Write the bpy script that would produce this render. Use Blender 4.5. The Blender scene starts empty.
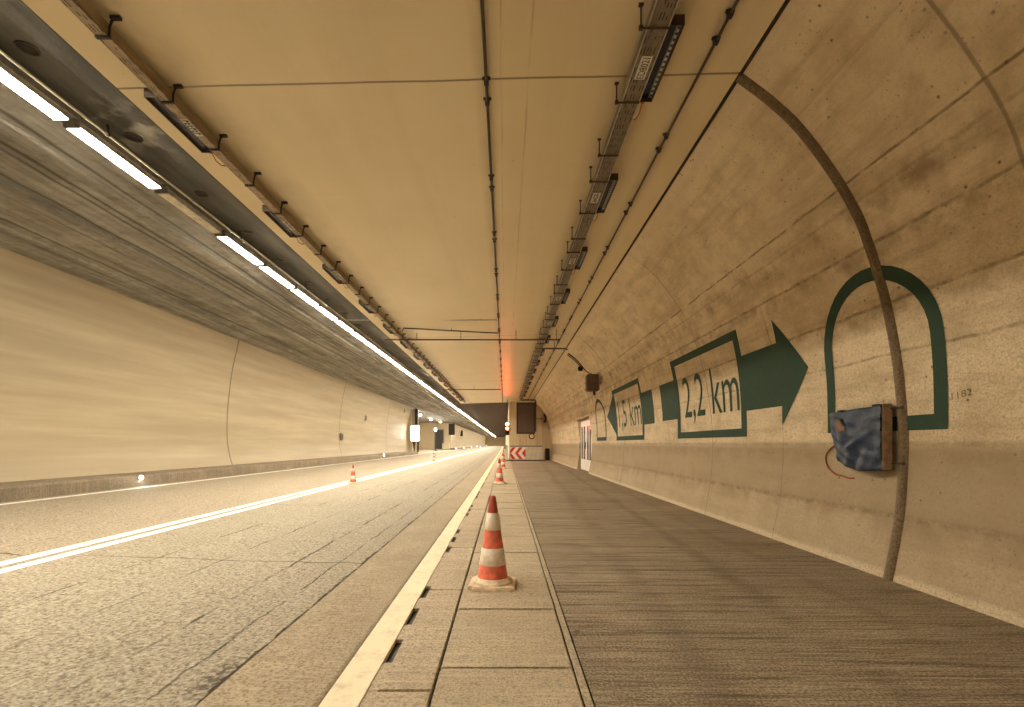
import bpy, bmesh, math, random
from mathutils import Vector, Matrix
random.seed(7)
SC = bpy.context.scene
COL = SC.collection
CAMZ = 1.16          # eye height above the footway
F = 500.0            # focal length in pixels of the 1024 px wide frame
VX, VY = 505.0, 444.0

# ------------------------------------------------------------------ node helpers
class M:
    """small wrapper that builds one procedural material"""
    def __init__(s, name, rough=.7, spec=.3, metal=0.):
        s.m = bpy.data.materials.new(name); s.m.use_nodes = True
        s.t = s.m.node_tree; s.b = s.t.nodes['Principled BSDF']
        s.b.inputs['Roughness'].default_value = rough
        s.b.inputs['Specular IOR Level'].default_value = spec
        s.b.inputs['Metallic'].default_value = metal
        s._uv = s._ob = None
    def n(s, typ, **kw):
        nd = s.t.nodes.new(typ)
        for k, v in kw.items(): setattr(nd, k, v)
        return nd
    def put(s, sock, v):
        if isinstance(v, bpy.types.NodeSocket): s.t.links.new(v, sock)
        elif v is not None:
            if sock.type == 'RGBA' and len(v) == 3: v = (*v, 1)
            sock.default_value = v
    def obj(s):
        if s._ob is None: s._ob = s.n('ShaderNodeTexCoord').outputs['Object']
        return s._ob
    def uv(s):
        if s._uv is None: s._uv = s.n('ShaderNodeUVMap', uv_map='UVMap').outputs[0]
        return s._uv
    def sep(s, v):
        nd = s.n('ShaderNodeSeparateXYZ'); s.put(nd.inputs[0], v); return nd.outputs
    def comb(s, x, y, z=0.):
        nd = s.n('ShaderNodeCombineXYZ')
        for i, v in enumerate((x, y, z)): s.put(nd.inputs[i], v)
        return nd.outputs[0]
    def scale(s, v, sc):
        nd = s.n('ShaderNodeVectorMath', operation='MULTIPLY'); s.put(nd.inputs[0], v); nd.inputs[1].default_value = sc
        return nd.outputs[0]
    def noise(s, v, sc, det=4., rough=.55, dist=0.):
        nd = s.n('ShaderNodeTexNoise'); s.put(nd.inputs['Vector'], v)
        nd.inputs['Scale'].default_value = sc; nd.inputs['Detail'].default_value = det
        nd.inputs['Roughness'].default_value = rough; nd.inputs['Distortion'].default_value = dist
        return nd.outputs[0]
    def vor(s, v, sc, out='Distance', feat='F1'):
        nd = s.n('ShaderNodeTexVoronoi', feature=feat); s.put(nd.inputs['Vector'], v); nd.inputs['Scale'].default_value = sc
        return nd.outputs[out]
    def math(s, op, a, b=None, c=None):
        nd = s.n('ShaderNodeMath', operation=op)
        for i, v in enumerate((a, b, c)): s.put(nd.inputs[i], v)
        return nd.outputs[0]
    def rng(s, v, a, b, c=0., d=1.):
        nd = s.n('ShaderNodeMapRange'); s.put(nd.inputs[0], v)
        for i, x in enumerate((a, b, c, d)): nd.inputs[i+1].default_value = x
        return nd.outputs[0]
    def mix(s, f, a, b, mode='MIX'):
        nd = s.n('ShaderNodeMix', data_type='RGBA', blend_type=mode)
        s.put(nd.inputs[0], f); s.put(nd.inputs[6], a); s.put(nd.inputs[7], b)
        return nd.outputs[2]
    def band(s, v, pos, half, soft=.4):
        """1 on the line v = pos, 0 beyond half"""
        d = s.math('ABSOLUTE', s.math('SUBTRACT', v, pos))
        return s.rng(d, half*soft, half, 1., 0.)
    def mx(s, *vs):
        r = vs[0]
        for v in vs[1:]: r = s.math('MAXIMUM', r, v)
        return r
    def mul(s, a, b): return s.math('MULTIPLY', a, b)
    def col(s, c): s.put(s.b.inputs['Base Color'], c); return s
    def rough(s, c): s.put(s.b.inputs['Roughness'], c); return s
    def bump(s, h, strength=.3, dist=.01):
        nd = s.n('ShaderNodeBump'); s.put(nd.inputs['Height'], h)
        nd.inputs['Strength'].default_value = strength; nd.inputs['Distance'].default_value = dist
        s.put(s.b.inputs['Normal'], nd.outputs[0]); return s
    def emit(s, c, st):
        s.put(s.b.inputs['Emission Color'], c); s.b.inputs['Emission Strength'].default_value = st; return s

def plain(name, c, rough=.6, spec=.3, metal=0., var=.25, sc=14., bump=0.):
    """plain colour broken up by a little procedural grime"""
    m = M(name, rough, spec, metal)
    n = m.noise(m.obj(), sc, 5)
    d = tuple(x*(1-var) for x in c); l = tuple(min(1, x*(1+var*.6)) for x in c)
    m.col(m.mix(m.rng(n, .35, .68), d, l))
    if bump: m.bump(n, bump, .01)
    return m.m

# ------------------------------------------------------------------ mesh helpers
class MB:
    def __init__(s): s.v = []; s.f = []; s.sm = []; s.uvs = {}
    def add(s, vs, fs, smooth=False):
        b = len(s.v); s.v += [tuple(v) for v in vs]
        for f in fs: s.f.append([b+i for i in f]); s.sm.append(smooth)
        return s
    def box(s, x0, x1, y0, y1, z0, z1, bev=0.):
        if bev <= 0:
            vs = [(x0,y0,z0),(x1,y0,z0),(x1,y1,z0),(x0,y1,z0),(x0,y0,z1),(x1,y0,z1),(x1,y1,z1),(x0,y1,z1)]
            return s.add(vs, [(0,3,2,1),(4,5,6,7),(0,1,5,4),(1,2,6,5),(2,3,7,6),(3,0,4,7)])
        bm = bmesh.new(); bmesh.ops.create_cube(bm, size=1)
        for v in bm.verts:
            v.co = Vector(((x0+x1)/2+v.co.x*(x1-x0), (y0+y1)/2+v.co.y*(y1-y0), (z0+z1)/2+v.co.z*(z1-z0)))
        bmesh.ops.bevel(bm, geom=bm.edges[:], offset=bev, segments=2, affect='EDGES')
        s.bm(bm); return s
    def bm(s, bm, smooth=False):
        bm.verts.index_update()
        s.add([v.co[:] for v in bm.verts], [[v.index for v in f.verts] for f in bm.faces], smooth); bm.free()
    def tube(s, pts, r, n=8, cap=True):
        pts = [Vector(p) for p in pts]; rings = []
        up = Vector((0.13, .31, .94)).normalized()
        for i, p in enumerate(pts):
            d = (pts[min(i+1, len(pts)-1)] - pts[max(i-1, 0)]).normalized()
            a = d.cross(up)
            if a.length < .05: a = d.cross(Vector((1, 0, 0)))
            a.normalize(); b = d.cross(a)
            rr = r[i] if isinstance(r, (list, tuple)) else r
            rings.append([p + a*math.cos(t)*rr + b*math.sin(t)*rr for t in (2*math.pi*k/n for k in range(n))])
        vs = [v for g in rings for v in g]; fs = []
        for i in range(len(pts)-1):
            for k in range(n):
                fs.append((i*n+k, i*n+(k+1) % n, (i+1)*n+(k+1) % n, (i+1)*n+k))
        s.add(vs, fs, True)
        if cap: s.add(rings[0], [tuple(range(n))[::-1]]); s.add(rings[-1], [tuple(range(n))])
        return s
    def lathe(s, prof, n=32, o=(0, 0, 0), axis='Z', smooth=True):
        vs = []; fs = []
        for r, h in prof:
            for k in range(n):
                t = 2*math.pi*k/n; a, b = r*math.cos(t), r*math.sin(t)
                p = (a, b, h) if axis == 'Z' else ((a, h, b) if axis == 'Y' else (h, a, b))
                vs.append((p[0]+o[0], p[1]+o[1], p[2]+o[2]))
        for i in range(len(prof)-1):
            for k in range(n):
                q = (i*n+k, i*n+(k+1) % n, (i+1)*n+(k+1) % n, (i+1)*n+k)
                fs.append(q if axis != 'Y' else q[::-1])
        s.add(vs, fs, smooth)
        return s
    def prism(s, poly, y0, y1, axis='Y'):
        """polygon in (x, z) pushed along y (or in (y, z) pushed along x)"""
        n = len(poly)
        g = (lambda a, b, c: (a, c, b)) if axis == 'Y' else ((lambda a, b, c: (c, a, b)) if axis == 'X' else (lambda a, b, c: (a, b, c)))
        vs = [g(a, b, y0) for a, b in poly] + [g(a, b, y1) for a, b in poly]
        fs = [tuple(range(n)), tuple(range(2*n-1, n-1, -1))] + [(i, i+n, (i+1) % n+n, (i+1) % n) for i in range(n)]
        return s.add(vs, fs)
    def build(s, name, mat, parent=None, uv=None, fix=True):
        me = bpy.data.meshes.new(name); me.from_pydata(s.v, [], s.f); me.update()
        if fix:
            bm = bmesh.new(); bm.from_mesh(me); bmesh.ops.recalc_face_normals(bm, faces=bm.faces); bm.to_mesh(me); bm.free()
        for p, q in zip(me.polygons, s.sm): p.use_smooth = q
        if uv:
            l = me.uv_layers.new(name='UVMap')
            for p in me.polygons:
                for li in p.loop_indices: l.data[li].uv = uv[me.loops[li].vertex_index]
        me.materials.append(mat)
        o = bpy.data.objects.new(name, me); COL.objects.link(o)
        if parent: o.parent = parent
        return o

def tag(o, label=None, cat=None, group=None, kind=None):
    if label: o['label'] = label
    if cat: o['category'] = cat
    if group: o['group'] = group
    if kind: o['kind'] = kind
    return o
def thing(name, label, cat, loc=(0, 0, 0), rz=0., group=None):
    o = bpy.data.objects.new(name, None); COL.objects.link(o); o.empty_display_size = .1
    o.location = loc; o.rotation_euler = (0, 0, rz)
    return tag(o, label, cat, group)
def struct(o, label=None, cat='room'): return tag(o, label, cat, None, 'structure')
def dup(root, loc, rz=0., label=None, group=None):
    r = root.copy(); COL.objects.link(r); r.location = loc; r.rotation_euler = (0, 0, rz)
    if label: r['label'] = label
    if group: r['group'] = group
    for ch in list(root.children):
        c = ch.copy(); COL.objects.link(c); c.parent = r
        for g in ch.children:
            d = g.copy(); COL.objects.link(d); d.parent = c
    return r
ORD = ['first','second','third','fourth','fifth','sixth','seventh','eighth','ninth','tenth','eleventh','twelfth','thirteenth','fourteenth','fifteenth','sixteenth','seventeenth','eighteenth','nineteenth','twentieth']
TENS = ['', '', 'twenty', 'thirty', 'forty', 'fifty', 'sixty', 'seventy', 'eighty', 'ninety']
def ordinal(i):       # i from 1
    if i <= 20: return ORD[i-1]
    t, u = divmod(i, 10)
    if u == 0: return TENS[t][:-1]+'ieth'
    return TENS[t]+'-'+ORD[u-1]

# ------------------------------------------------------------------ the tunnel's section (x, z world), right wall from the foot upward
K = .0085
PTS = [(385,136),(393,95),(398,60),(401,0),(398,-50),(394,-85),(387,-125),(379,-158),(366,-200),(354,-231),(330,-272),(297,-316),(268,-344),(235,-369),(205,-390)]
P = [(x*K, -y*K+CAMZ) for x, y in PTS]
def catmull(p, n=8):
    out = []; q = [p[0]]+p+[p[-1]]
    for i in range(1, len(q)-2):
        a, b, c, d = q[i-1], q[i], q[i+1], q[i+2]
        for k in range(n):
            t = k/n
            out.append(tuple(.5*(2*b[j]+(c[j]-a[j])*t+(2*a[j]-5*b[j]+4*c[j]-d[j])*t*t+(3*b[j]-a[j]-3*c[j]+d[j])*t**3) for j in (0, 1)))
    return out+[p[-1]]
PR = catmull(P)
PR[0] = (PR[0][0], 0.0)
SS = [0.]
for a, b in zip(PR, PR[1:]): SS.append(SS[-1]+math.hypot(b[0]-a[0], b[1]-a[1]))
def at_s(s):
    """point and inward normal of the right wall at arc length s"""
    for i in range(len(SS)-1):
        if s <= SS[i+1] or i == len(SS)-2:
            t = (s-SS[i])/(SS[i+1]-SS[i]); a, b = PR[i], PR[i+1]
            j0, j1 = max(0, i-3), min(len(PR)-1, i+4)
            dx, dz = PR[j1][0]-PR[j0][0], PR[j1][1]-PR[j0][1]; L = math.hypot(dx, dz)
            return (a[0]+(b[0]-a[0])*t, a[1]+(b[1]-a[1])*t), (-dz/L, dx/L)
def onwall(y, s, off=0.):
    (x, z), (nx, nz) = at_s(s)
    return (x+nx*off, y, z+nz*off)
def wx_at(z):
    """x of the right wall at height z"""
    for (x0, z0), (x1, z1) in zip(PR, PR[1:]):
        if z0 <= z <= z1: return x0+(x1-x0)*(z-z0)/(z1-z0)
    return PR[-1][0]
CZ = lambda x: CAMZ+3.13+.025*(x-1.97)          # underside of the pale bay ceiling
DZ = CAMZ+3.54                                  # underside of the dark main ceiling
RZ = lambda x: CAMZ-1.2-.025*x                  # road surface (falls to the right)
YB = -14.; YE = 37.

# ------------------------------------------------------------------ materials
def mk_wall_right():
    m = M('right_wall_concrete', .75, .25); uv = m.uv(); X = m.sep(uv); u, v = X[0], X[1]
    big = m.noise(uv, .55, 5, .6); mid = m.noise(uv, 3.2, 6, .65); fine = m.noise(uv, 60., 3, .6)
    c = m.mix(m.rng(big, .3, .7), (.66,.53,.345), (.84,.71,.50))
    c = m.mix(m.mul(m.rng(mid, .45, .66), .52), c, (.44,.325,.19))
    st = m.noise(m.scale(uv, (.35, 2.6, 1)), 1.6, 5, .65)
    c = m.mix(m.mul(m.rng(st, .48, .68), .54), c, (.36,.26,.145))
    # low band with a rougher, dirtier face
    low = m.mul(m.rng(m.math('ADD', v, m.mul(mid, .16)), 1.19, 1.29, 1., 0.), m.rng(v, .53, .56, 0., 1.))
    c = m.mix(m.mul(low, .82), c, (.33,.25,.155)); c = m.mix(m.mul(m.rng(v, .53, .56, 1., 0.), .68), c, (.36,.275,.175))
    c = m.mix(m.rng(m.math('ADD', v, m.mul(mid, .05)), .07, .11, .55, 0.), c, (.80,.68,.48))
    # board joints and cracks along the tunnel
    wob = m.mul(m.math('SUBTRACT', m.noise(uv, 1.7, 6, .7), .5), .05)
    vv = m.math('ADD', v, wob)
    nz = m.noise(uv, 5.5, 4, .7); gate = m.rng(nz, .38, .6, .12, 1.)
    j1 = m.mx(m.mul(m.band(vv, 2.90, .018), 1.), m.mul(m.band(vv, 2.38, .018), .95), m.mul(m.band(vv, 1.95, .016), .85), m.band(vv, .54, .045, .1), m.mul(m.band(vv, 1.17, .03, .2), .6))
    j2 = m.mul(m.band(vv, 3.45, .013), m.rng(m.noise(uv, 2.3, 3, .6), .40, .52))
    j3 = m.mul(m.band(vv, 3.27, .02), .5)
    j4 = m.mul(m.band(vv, 4.15, .01), .12)
    jl = m.mx(m.mul(j1, gate), j2, m.mul(j3, gate), j4)
    # formwork joints across the tunnel
    uw = m.math('ADD', u, m.mul(wob, .5))
    mod = m.math('ABSOLUTE', m.math('SUBTRACT', m.math('PINGPONG', m.math('ADD', uw, 13.88), 1.0), 0.))
    r2 = m.mul(m.mul(m.rng(mod, .004, .014, 1., 0.), m.rng(m.math('ABSOLUTE', m.math('SUBTRACT', u, 4.2)), .3, .4)), m.rng(m.noise(uv, .9, 3), .45, .6, .1, .7))
    strong = m.mx(m.mul(m.band(uw, 3.0, .018), .8), m.band(uw, 14.3, .03), m.band(uw, 24.3, .03), m.mul(m.band(uw, 8.2, .016), .8))
    c = m.mix(m.mul(jl, .72), c, (.135,.09,.048)); c = m.mix(m.mul(m.mx(r2, strong), .75), c, (.15,.10,.055))
    # dirt bleeding out of the joints
    soak = m.mul(m.mx(m.band(vv, 2.84, .16, 0.), m.band(vv, 2.31, .15, 0.), m.band(vv, .50, .17, 0.), m.band(vv, 1.06, .16, 0.), m.band(vv, 3.2, .18, 0.)), m.rng(mid, .38, .66))
    c = m.mix(m.mul(soak, .7), c, (.27,.19,.105))
    # pale strip just under the ceiling
    c = m.mix(m.mul(m.rng(m.math('ADD', v, m.mul(big, .5)), 4.62, 4.74), .55), c, (.80,.67,.47))
    # pits
    d = m.vor(uv, 10.); pit = m.mul(m.rng(d, .07, .15, 1., 0.), m.rng(m.noise(uv, 2.2, 3), .47, .58))
    d2 = m.vor(uv, 24.); pit2 = m.mul(m.rng(d2, .08, .2, 1., 0.), m.rng(m.noise(uv, 3.1, 2), .47, .62))
    pits = m.mx(pit, m.mul(pit2, .7))
    c = m.mix(m.mul(pits, .85), c, (.14,.095,.055))
    gl = m.rng(v, 1.6, 3.2, 1., .25); c = m.mix(m.mul(gl, m.rng(fine, .42, .68, 0., .6)), c, (.34,.25,.15)); c = m.mix(m.mul(gl, m.rng(m.noise(uv, 26., 4, .7), .5, .72, 0., .55)), c, (.30,.215,.125))
    m.col(c)
    h = m.math('SUBTRACT', m.math('ADD', m.mul(mid, .5), m.mul(fine, .35)), m.math('ADD', m.mul(pits, .5), m.mx(jl, r2, strong)))
    m.bump(h, .55, .012); return m.m
def mk_wall_left():
    m = M('left_wall_paint', .5, .35); uv = m.uv(); X = m.sep(uv); u, v = X[0], X[1]
    st = m.noise(m.scale(uv, (.12, 2.0, 1)), 1.3, 5, .6); big = m.noise(uv, .5, 4)
    c = m.mix(m.rng(st, .35, .7), (.34,.275,.175), (.46,.38,.25))
    c = m.mix(m.mul(m.rng(big, .5, .75), .3), c, (.36,.285,.175))
    dirt = m.mul(m.rng(v, .15, 1.35, 1., 0.), m.rng(m.noise(m.scale(uv, (.1, 3., 1)), 1.5, 4), .3, .62))
    c = m.mix(m.mul(dirt, .55), c, (.33,.25,.15))
    w = m.mul(m.math('SUBTRACT', m.noise(uv, .8, 3), .5), .1)
    uw = m.math('ADD', u, w)
    ring = m.mx(*[m.band(uw, y, .05, .5) for y in (-5.7, 5.6, 17., 28.5, 39.8)])
    far = m.mul(m.rng(m.math('PINGPONG', m.math('ADD', u, 4.), 5.6), .03, .09, 1., 0.), m.rng(u, 84., 86.))
    patch = m.mul(m.mul(m.band(u, 11.8, .46, .96), m.band(v, 2.55, .16, .9)), 1.)
    c = m.mix(m.mul(m.math('MAXIMUM', ring, far), .8), c, (.12,.085,.05))
    d = m.vor(uv, 9.); c = m.mix(m.mul(m.rng(d, .03, .08, 1., 0.), m.rng(m.noise(uv, 1.1, 2), .52, .6)), c, (.30,.22,.13))
    m.col(c); m.bump(m.math('SUBTRACT', m.mul(m.noise(uv, 9., 4), .3), ring), .3, .012); return m.m
def mk_ceiling():
    m = M('pale_ceiling_paint', .34, .5); p = m.obj(); X = m.sep(p); x, y = X[0], X[1]
    big = m.noise(p, .35, 4, .55); st = m.noise(m.scale(p, (2.2, .16, 1)), 1.1, 5, .6)
    c = m.mix(m.rng(big, .35, .68), (.74,.61,.37), (.82,.69,.45))
    c = m.mix(m.mul(m.rng(st, .5, .75), .25), c, (.62,.49,.285))
    w = m.mul(m.math('SUBTRACT', m.noise(p, 1.1, 3), .5), .03)
    yw = m.math('ADD', y, w); xw = m.math('ADD', x, w)
    s1 = m.mx(m.band(yw, 4.22, .016, .4), m.band(yw, 14.2, .02, .4), m.band(yw, 24.2, .03, .4), m.band(yw, -5.8, .02, .4))
    s2 = m.mul(m.mx(*[m.band(yw, q, .012, .3) for q in (6.15, 8.2, 10.2, 12.2, 16.2, 18.2, 20.2, 22.2)]), m.rng(m.noise(p, 1.3, 2), .4, .6))
    s3 = m.mul(m.mx(m.band(xw, .2, .01, .3), m.band(xw, -.03, .008, .3)), m.rng(m.noise(p, 1.9, 3), .38, .6, .1, .8))
    c = m.mix(m.mul(s1, .8), c, (.13,.085,.04)); c = m.mix(m.mul(s2, .35), c, (.85,.74,.5)); c = m.mix(m.mul(s3, .6), c, (.40,.28,.13))
    # darker bands along the cable runs
    run_tone = m.mx(m.mul(m.band(x, -2.66, .34, 0.), .55), m.mul(m.band(x, 1.06, .26, 0.), .55), m.mul(m.band(x, -.17, .12, 0.), .4), m.mul(m.band(x, 1.63, .12, 0.), .4))
    c = m.mix(m.mul(run_tone, m.rng(m.noise(p, 1.6, 4), .3, .65, .45, 1.)), c, (.30,.215,.11))
    d = m.vor(p, 4.); c = m.mix(m.mul(m.rng(d, .02, .06, 1., 0.), m.rng(m.noise(p, .9, 2), .52, .58)), c, (.30,.21,.11))
    m.col(c); m.rough(m.rng(m.noise(p, 2.5, 4), .3, .7, .30, .42)); m.bump(m.math('SUBTRACT', m.mul(m.noise(p, 6, 3), .2), s1), .12, .01); return m.m
def mk_dark_ceiling():
    m = M('sooty_ceiling_concrete', .92, .1); p = m.obj(); X = m.sep(p); x, y = X[0], X[1]
    st = m.noise(m.scale(p, (3.2, .22, 1)), 1.2, 6, .65); big = m.noise(p, 1.1, 6, .65); md = m.noise(p, 6., 5, .65)
    c = m.mix(m.rng(st, .32, .68), (.15,.14,.122), (.40,.38,.335))
    c = m.mix(m.mul(m.rng(big, .5, .72), .6), c, (.50,.48,.425))
    c = m.mix(m.mul(m.rng(md, .5, .7), .45), c, (.115,.105,.09))
    # smoother, darker strip on the bay side of the lamps
    side = m.mul(m.rng(x, -4.62, -4.58), m.rng(y, 36.5, 37.5, 1., 0.))
    sm = m.mix(m.rng(m.noise(m.scale(p, (2., .3, 1)), 1.6, 4), .35, .65), (.075,.072,.066), (.15,.144,.13))
    pt = m.mul(m.band(y, 5.6, .6, .2), m.rng(m.noise(p, 2.8, 5), .48, .6)); sm = m.mix(m.mul(pt, .7), sm, (.42,.40,.34))
    c = m.mix(side, c, sm)
    w = m.mul(m.math('SUBTRACT', m.noise(p, .8, 4), .5), .10)
    xw = m.math('ADD', x, w)
    ln = m.mx(*[m.band(xw, q, .05, .2) for q in (-5.35, -5.9, -6.05, -6.6, -7.1, -7.9)])
    c = m.mix(m.mul(ln, .6), c, (.035,.03,.024))
    far = m.mul(m.rng(y, 36.5, 37.5), m.rng(x, -4.5, -4.3))
    slat = m.rng(m.math('PINGPONG', y, 1.0), .0, .12, 1., 0.)
    c = m.mix(far, c, m.mix(m.mul(slat, .6), m.mix(.92, c, (.065,.042,.031)), (.022,.015,.01)))
    m.col(c); m.bump(m.math('ADD', m.mul(st, .8), m.mul(md, .4)), .5, .02); return m.m
def mk_asphalt():
    m = M('worn_asphalt', .8, .25); p = m.obj(); X = m.sep(p); x, y = X[0], X[1]
    cell = m.vor(p, 85., 'Color'); cg = m.sep(cell)[0]; g2 = m.noise(p, 130., 2, .6); g3 = m.noise(p, 24., 5, .7); g4 = m.noise(p, 38., 3, .65)
    big = m.noise(p, .5, 5, .6); tr = m.noise(m.scale(p, (1.5, .07, 1)), 1.3, 5, .6)
    c = m.mix(m.rng(big, .3, .7), (.36,.31,.235), (.44,.385,.295))
    c = m.mix(m.rng(tr, .35, .7, .0, .5), c, (.50,.435,.33))
    c = m.mix(m.rng(x, -4.5, -4.3, .55, 0.), c, (.42,.325,.235))
    c = m.mix(m.mul(m.rng(cg, .72, .95), .55), c, (.68,.61,.49)); c = m.mix(m.mul(m.rng(cg, .0, .3, 1., 0.), .55), c, (.17,.14,.105))
    c = m.mix(m.rng(g3, .52, .72, 0., .6), c, (.20,.165,.12)); c = m.mix(m.rng(g4, .52, .64, 0., .85), c, (.15,.12,.085)); c = m.mix(m.rng(g4, .46, .32, 0., .6), c, (.66,.59,.46))
    w = m.mul(m.math('SUBTRACT', m.noise(p, 2.6, 7, .75), .5), .12)
    xw = m.math('ADD', x, w); yw = m.math('ADD', y, m.mul(m.math('SUBTRACT', m.noise(p, .7, 5, .6), .5), .55))
    gt = lambda sc, a, b: m.rng(m.noise(p, sc, 3), a, b)
    cr = m.mx(m.mul(m.band(xw, -1.375, .022, .45), m.rng(m.noise(p, 1.9, 3), .3, .45, .5, 1.)), m.mul(m.band(xw, -1.62, .010, .3), gt(1.4, .42, .52)), m.mul(m.band(xw, -2.02, .016, .3), gt(1.2, .43, .55)),
              m.mul(m.band(xw, -2.75, .014, .3), gt(1.1, .45, .58)), m.mul(m.band(xw, -3.4, .012, .3), gt(1.3, .45, .58)),
              m.mul(m.band(yw, 4.9, .014, .35), gt(.6, .36, .5)), m.mul(m.band(yw, 9.1, .014, .35), gt(.8, .48, .6)), m.mul(m.band(yw, 16.5, .02, .35), gt(.7, .4, .5)))
    c = m.mix(m.mul(cr, .88), c, (.035,.026,.018))
    hole = m.mul(m.mul(m.band(x, -1.44, .10, 0.), m.band(y, 2.5, .30, 0.)), 1.)
    c = m.mix(m.mul(m.mul(m.rng(hole, .15, .4), m.rng(g3, .42, .55)), .8), c, (.07,.055,.04))
    c = m.mix(1., c, (.80,.79,.78), 'MULTIPLY')
    m.col(c)
    m.bump(m.math('SUBTRACT', m.math('ADD', m.mul(cg, .35), m.mul(g3, .8)), m.mul(cr, 2.)), .7, .012); return m.m
def mk_groove():
    m = M('grooved_concrete', .85, .2); p = m.obj(); X = m.sep(p); y = X[1]
    n = m.noise(m.scale(p, (3., 42., 1)), 1.5, 4, .65); g = m.noise(p, 55., 4, .75); big = m.noise(p, 1.4, 5)
    c = m.mix(m.rng(big, .3, .7), (.37,.295,.205), (.46,.375,.265))
    c = m.mix(m.mul(m.rng(n, .46, .64), .5), c, (.62,.525,.39)); c = m.mix(m.rng(g, .47, .62, 0., .85), c, (.19,.15,.10))
    e = m.rng(X[0], -.875, -.835, 0., .85); c = m.mix(m.mul(e, m.rng(m.noise(p, 5, 3), .25, .45)), c, (.09,.065,.04))
    m.col(c); m.bump(m.math('ADD', m.mul(n, 1.), m.mul(g, .8)), .8, .012); return m.m
def mk_bayfloor():
    m = M('brushed_bay_concrete', .72, .3); p = m.obj(); X = m.sep(p); x, y = X[0], X[1]
    q = m.math('ADD', y, m.mul(x, .012))
    pv = m.comb(m.mul(x, .55), m.mul(q, 26.), 0.)
    n = m.noise(pv, 1.1, 5, .7); n2 = m.noise(m.scale(pv, (1., 3.2, 1)), 1.2, 3, .7); big = m.noise(p, .55, 5, .6); fine = m.noise(p, 70., 4, .7)
    c = m.mix(m.rng(n, .33, .68), (.22,.165,.105), (.48,.385,.265))
    c = m.mix(m.rng(n2, .5, .62, 0., .8), c, (.66,.55,.40)); n4 = m.noise(m.comb(m.mul(x, .9), m.mul(q, 16.), 3.3), 1., 3, .6); c = m.mix(m.rng(n4, .54, .64, 0., .75), c, (.10,.07,.042)); c = m.mix(m.rng(n4, .42, .34, 0., .6), c, (.58,.47,.33)); n3 = m.noise(m.scale(p, (4., 75., 1)), 1., 3, .7); c = m.mix(m.rng(n3, .52, .62, 0., .7), c, (.12,.085,.052))
    c = m.mix(m.mul(m.rng(big, .46, .68), .5), c, (.18,.128,.078))
    c = m.mix(m.rng(fine, .48, .62, 0., .8), c, (.12,.085,.05)); c = m.mix(m.rng(fine, .46, .36, 0., .65), c, (.66,.55,.40))
    # tyre tracks and stains; the floor also gets darker towards the right wall
    tw = m.math('ADD', m.math('ADD', x, m.mul(m.math('SUBTRACT', m.noise(p, .35, 2), .5), .35)), m.mul(y, -.045))
    tr = m.mul(m.mx(m.mul(m.band(tw, .92, .17, .2), .8), m.band(tw, 1.75, .13, .2), m.mul(m.band(tw, 2.35, .10, .2), .6)), m.rng(m.noise(p, 1.2, 4), .35, .6, .3, 1.))
    c = m.mix(m.mul(tr, .38), c, (.095,.066,.04))
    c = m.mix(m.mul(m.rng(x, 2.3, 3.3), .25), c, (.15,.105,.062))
    d = m.vor(p, 3.); c = m.mix(m.mul(m.rng(d, .05, .10, 1., 0.), m.rng(m.noise(p, 1.9, 2), .52, .58)), c, (.06,.042,.026))
    m.col(c); m.rough(m.rng(n, .3, .7, .62, .8)); m.bump(m.math('ADD', m.mul(n, 1.), m.math('ADD', m.mul(n2, .8), m.mul(fine, .7))), .9, .014); return m.m
def mk_slab(name='footway_concrete', a=(.50,.405,.275), b=(.64,.53,.375)):
    m = M(name, .72, .3); p = m.obj()
    big = m.noise(p, 1.3, 6, .65); md = m.noise(p, 11., 5, .65); fine = m.noise(p, 70., 4, .75)
    c = m.mix(m.rng(big, .33, .67), a, b)
    c = m.mix(m.rng(md, .5, .75, 0., .45), c, tuple(q*.62 for q in a)); c = m.mix(m.rng(fine, .48, .62, 0., .75), c, tuple(q*.42 for q in a)); f2 = m.noise(p, 32., 4, .7); c = m.mix(m.rng(f2, .52, .66, 0., .65), c, tuple(q*.5 for q in a))
    ln = m.noise(m.scale(p, (1., 22., 1)), 1.3, 3); c = m.mix(m.rng(ln, .5, .7, 0., .3), c, tuple(min(1, q*1.25) for q in b))
    m.col(c); m.bump(m.math('ADD', m.mul(md, .8), m.math('ADD', m.mul(f2, .9), m.mul(fine, .6))), .9, .014); return m.m
def mk_paint(name, c0, under, sc=9., lo=.30, hi=.42, rough=.6):
    m = M(name, rough, .2); p = m.obj()
    n = m.noise(p, sc, 7, .75); c = m.mix(m.rng(n, lo, hi), under, c0)
    c = m.mix(m.rng(m.noise(p, 2.2, 4), .45, .7, 0., .3), c, tuple(q*.75 for q in c0))
    m.col(c); m.bump(n, .2, .01); return m.m
def mk_end():
    m = M('end_wall_concrete', .75, .25); p = m.obj()
    st = m.noise(m.scale(p, (5., 1, .25)), 1.2, 5, .65); c = m.mix(m.rng(st, .35, .68), (.52,.40,.25), (.72,.58,.385))
    m.col(c); m.bump(st, .25, .02); return m.m
def mk_tarp():
    m = M('blue_tarpaulin', .45, .35); p = m.obj()
    n = m.noise(p, 7., 6, .65, .6); w = m.vor(p, 45.)
    c = m.mix(m.rng(n, .32, .7), (.015,.027,.055), (.030,.050,.095)); c = m.mix(m.rng(m.noise(p, 16, 5, .7), .56, .75, 0., .5), c, (.07,.075,.08))
    m.col(c); m.bump(m.math('ADD', n, m.mul(w, .05)), .5, .02); return m.m
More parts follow.
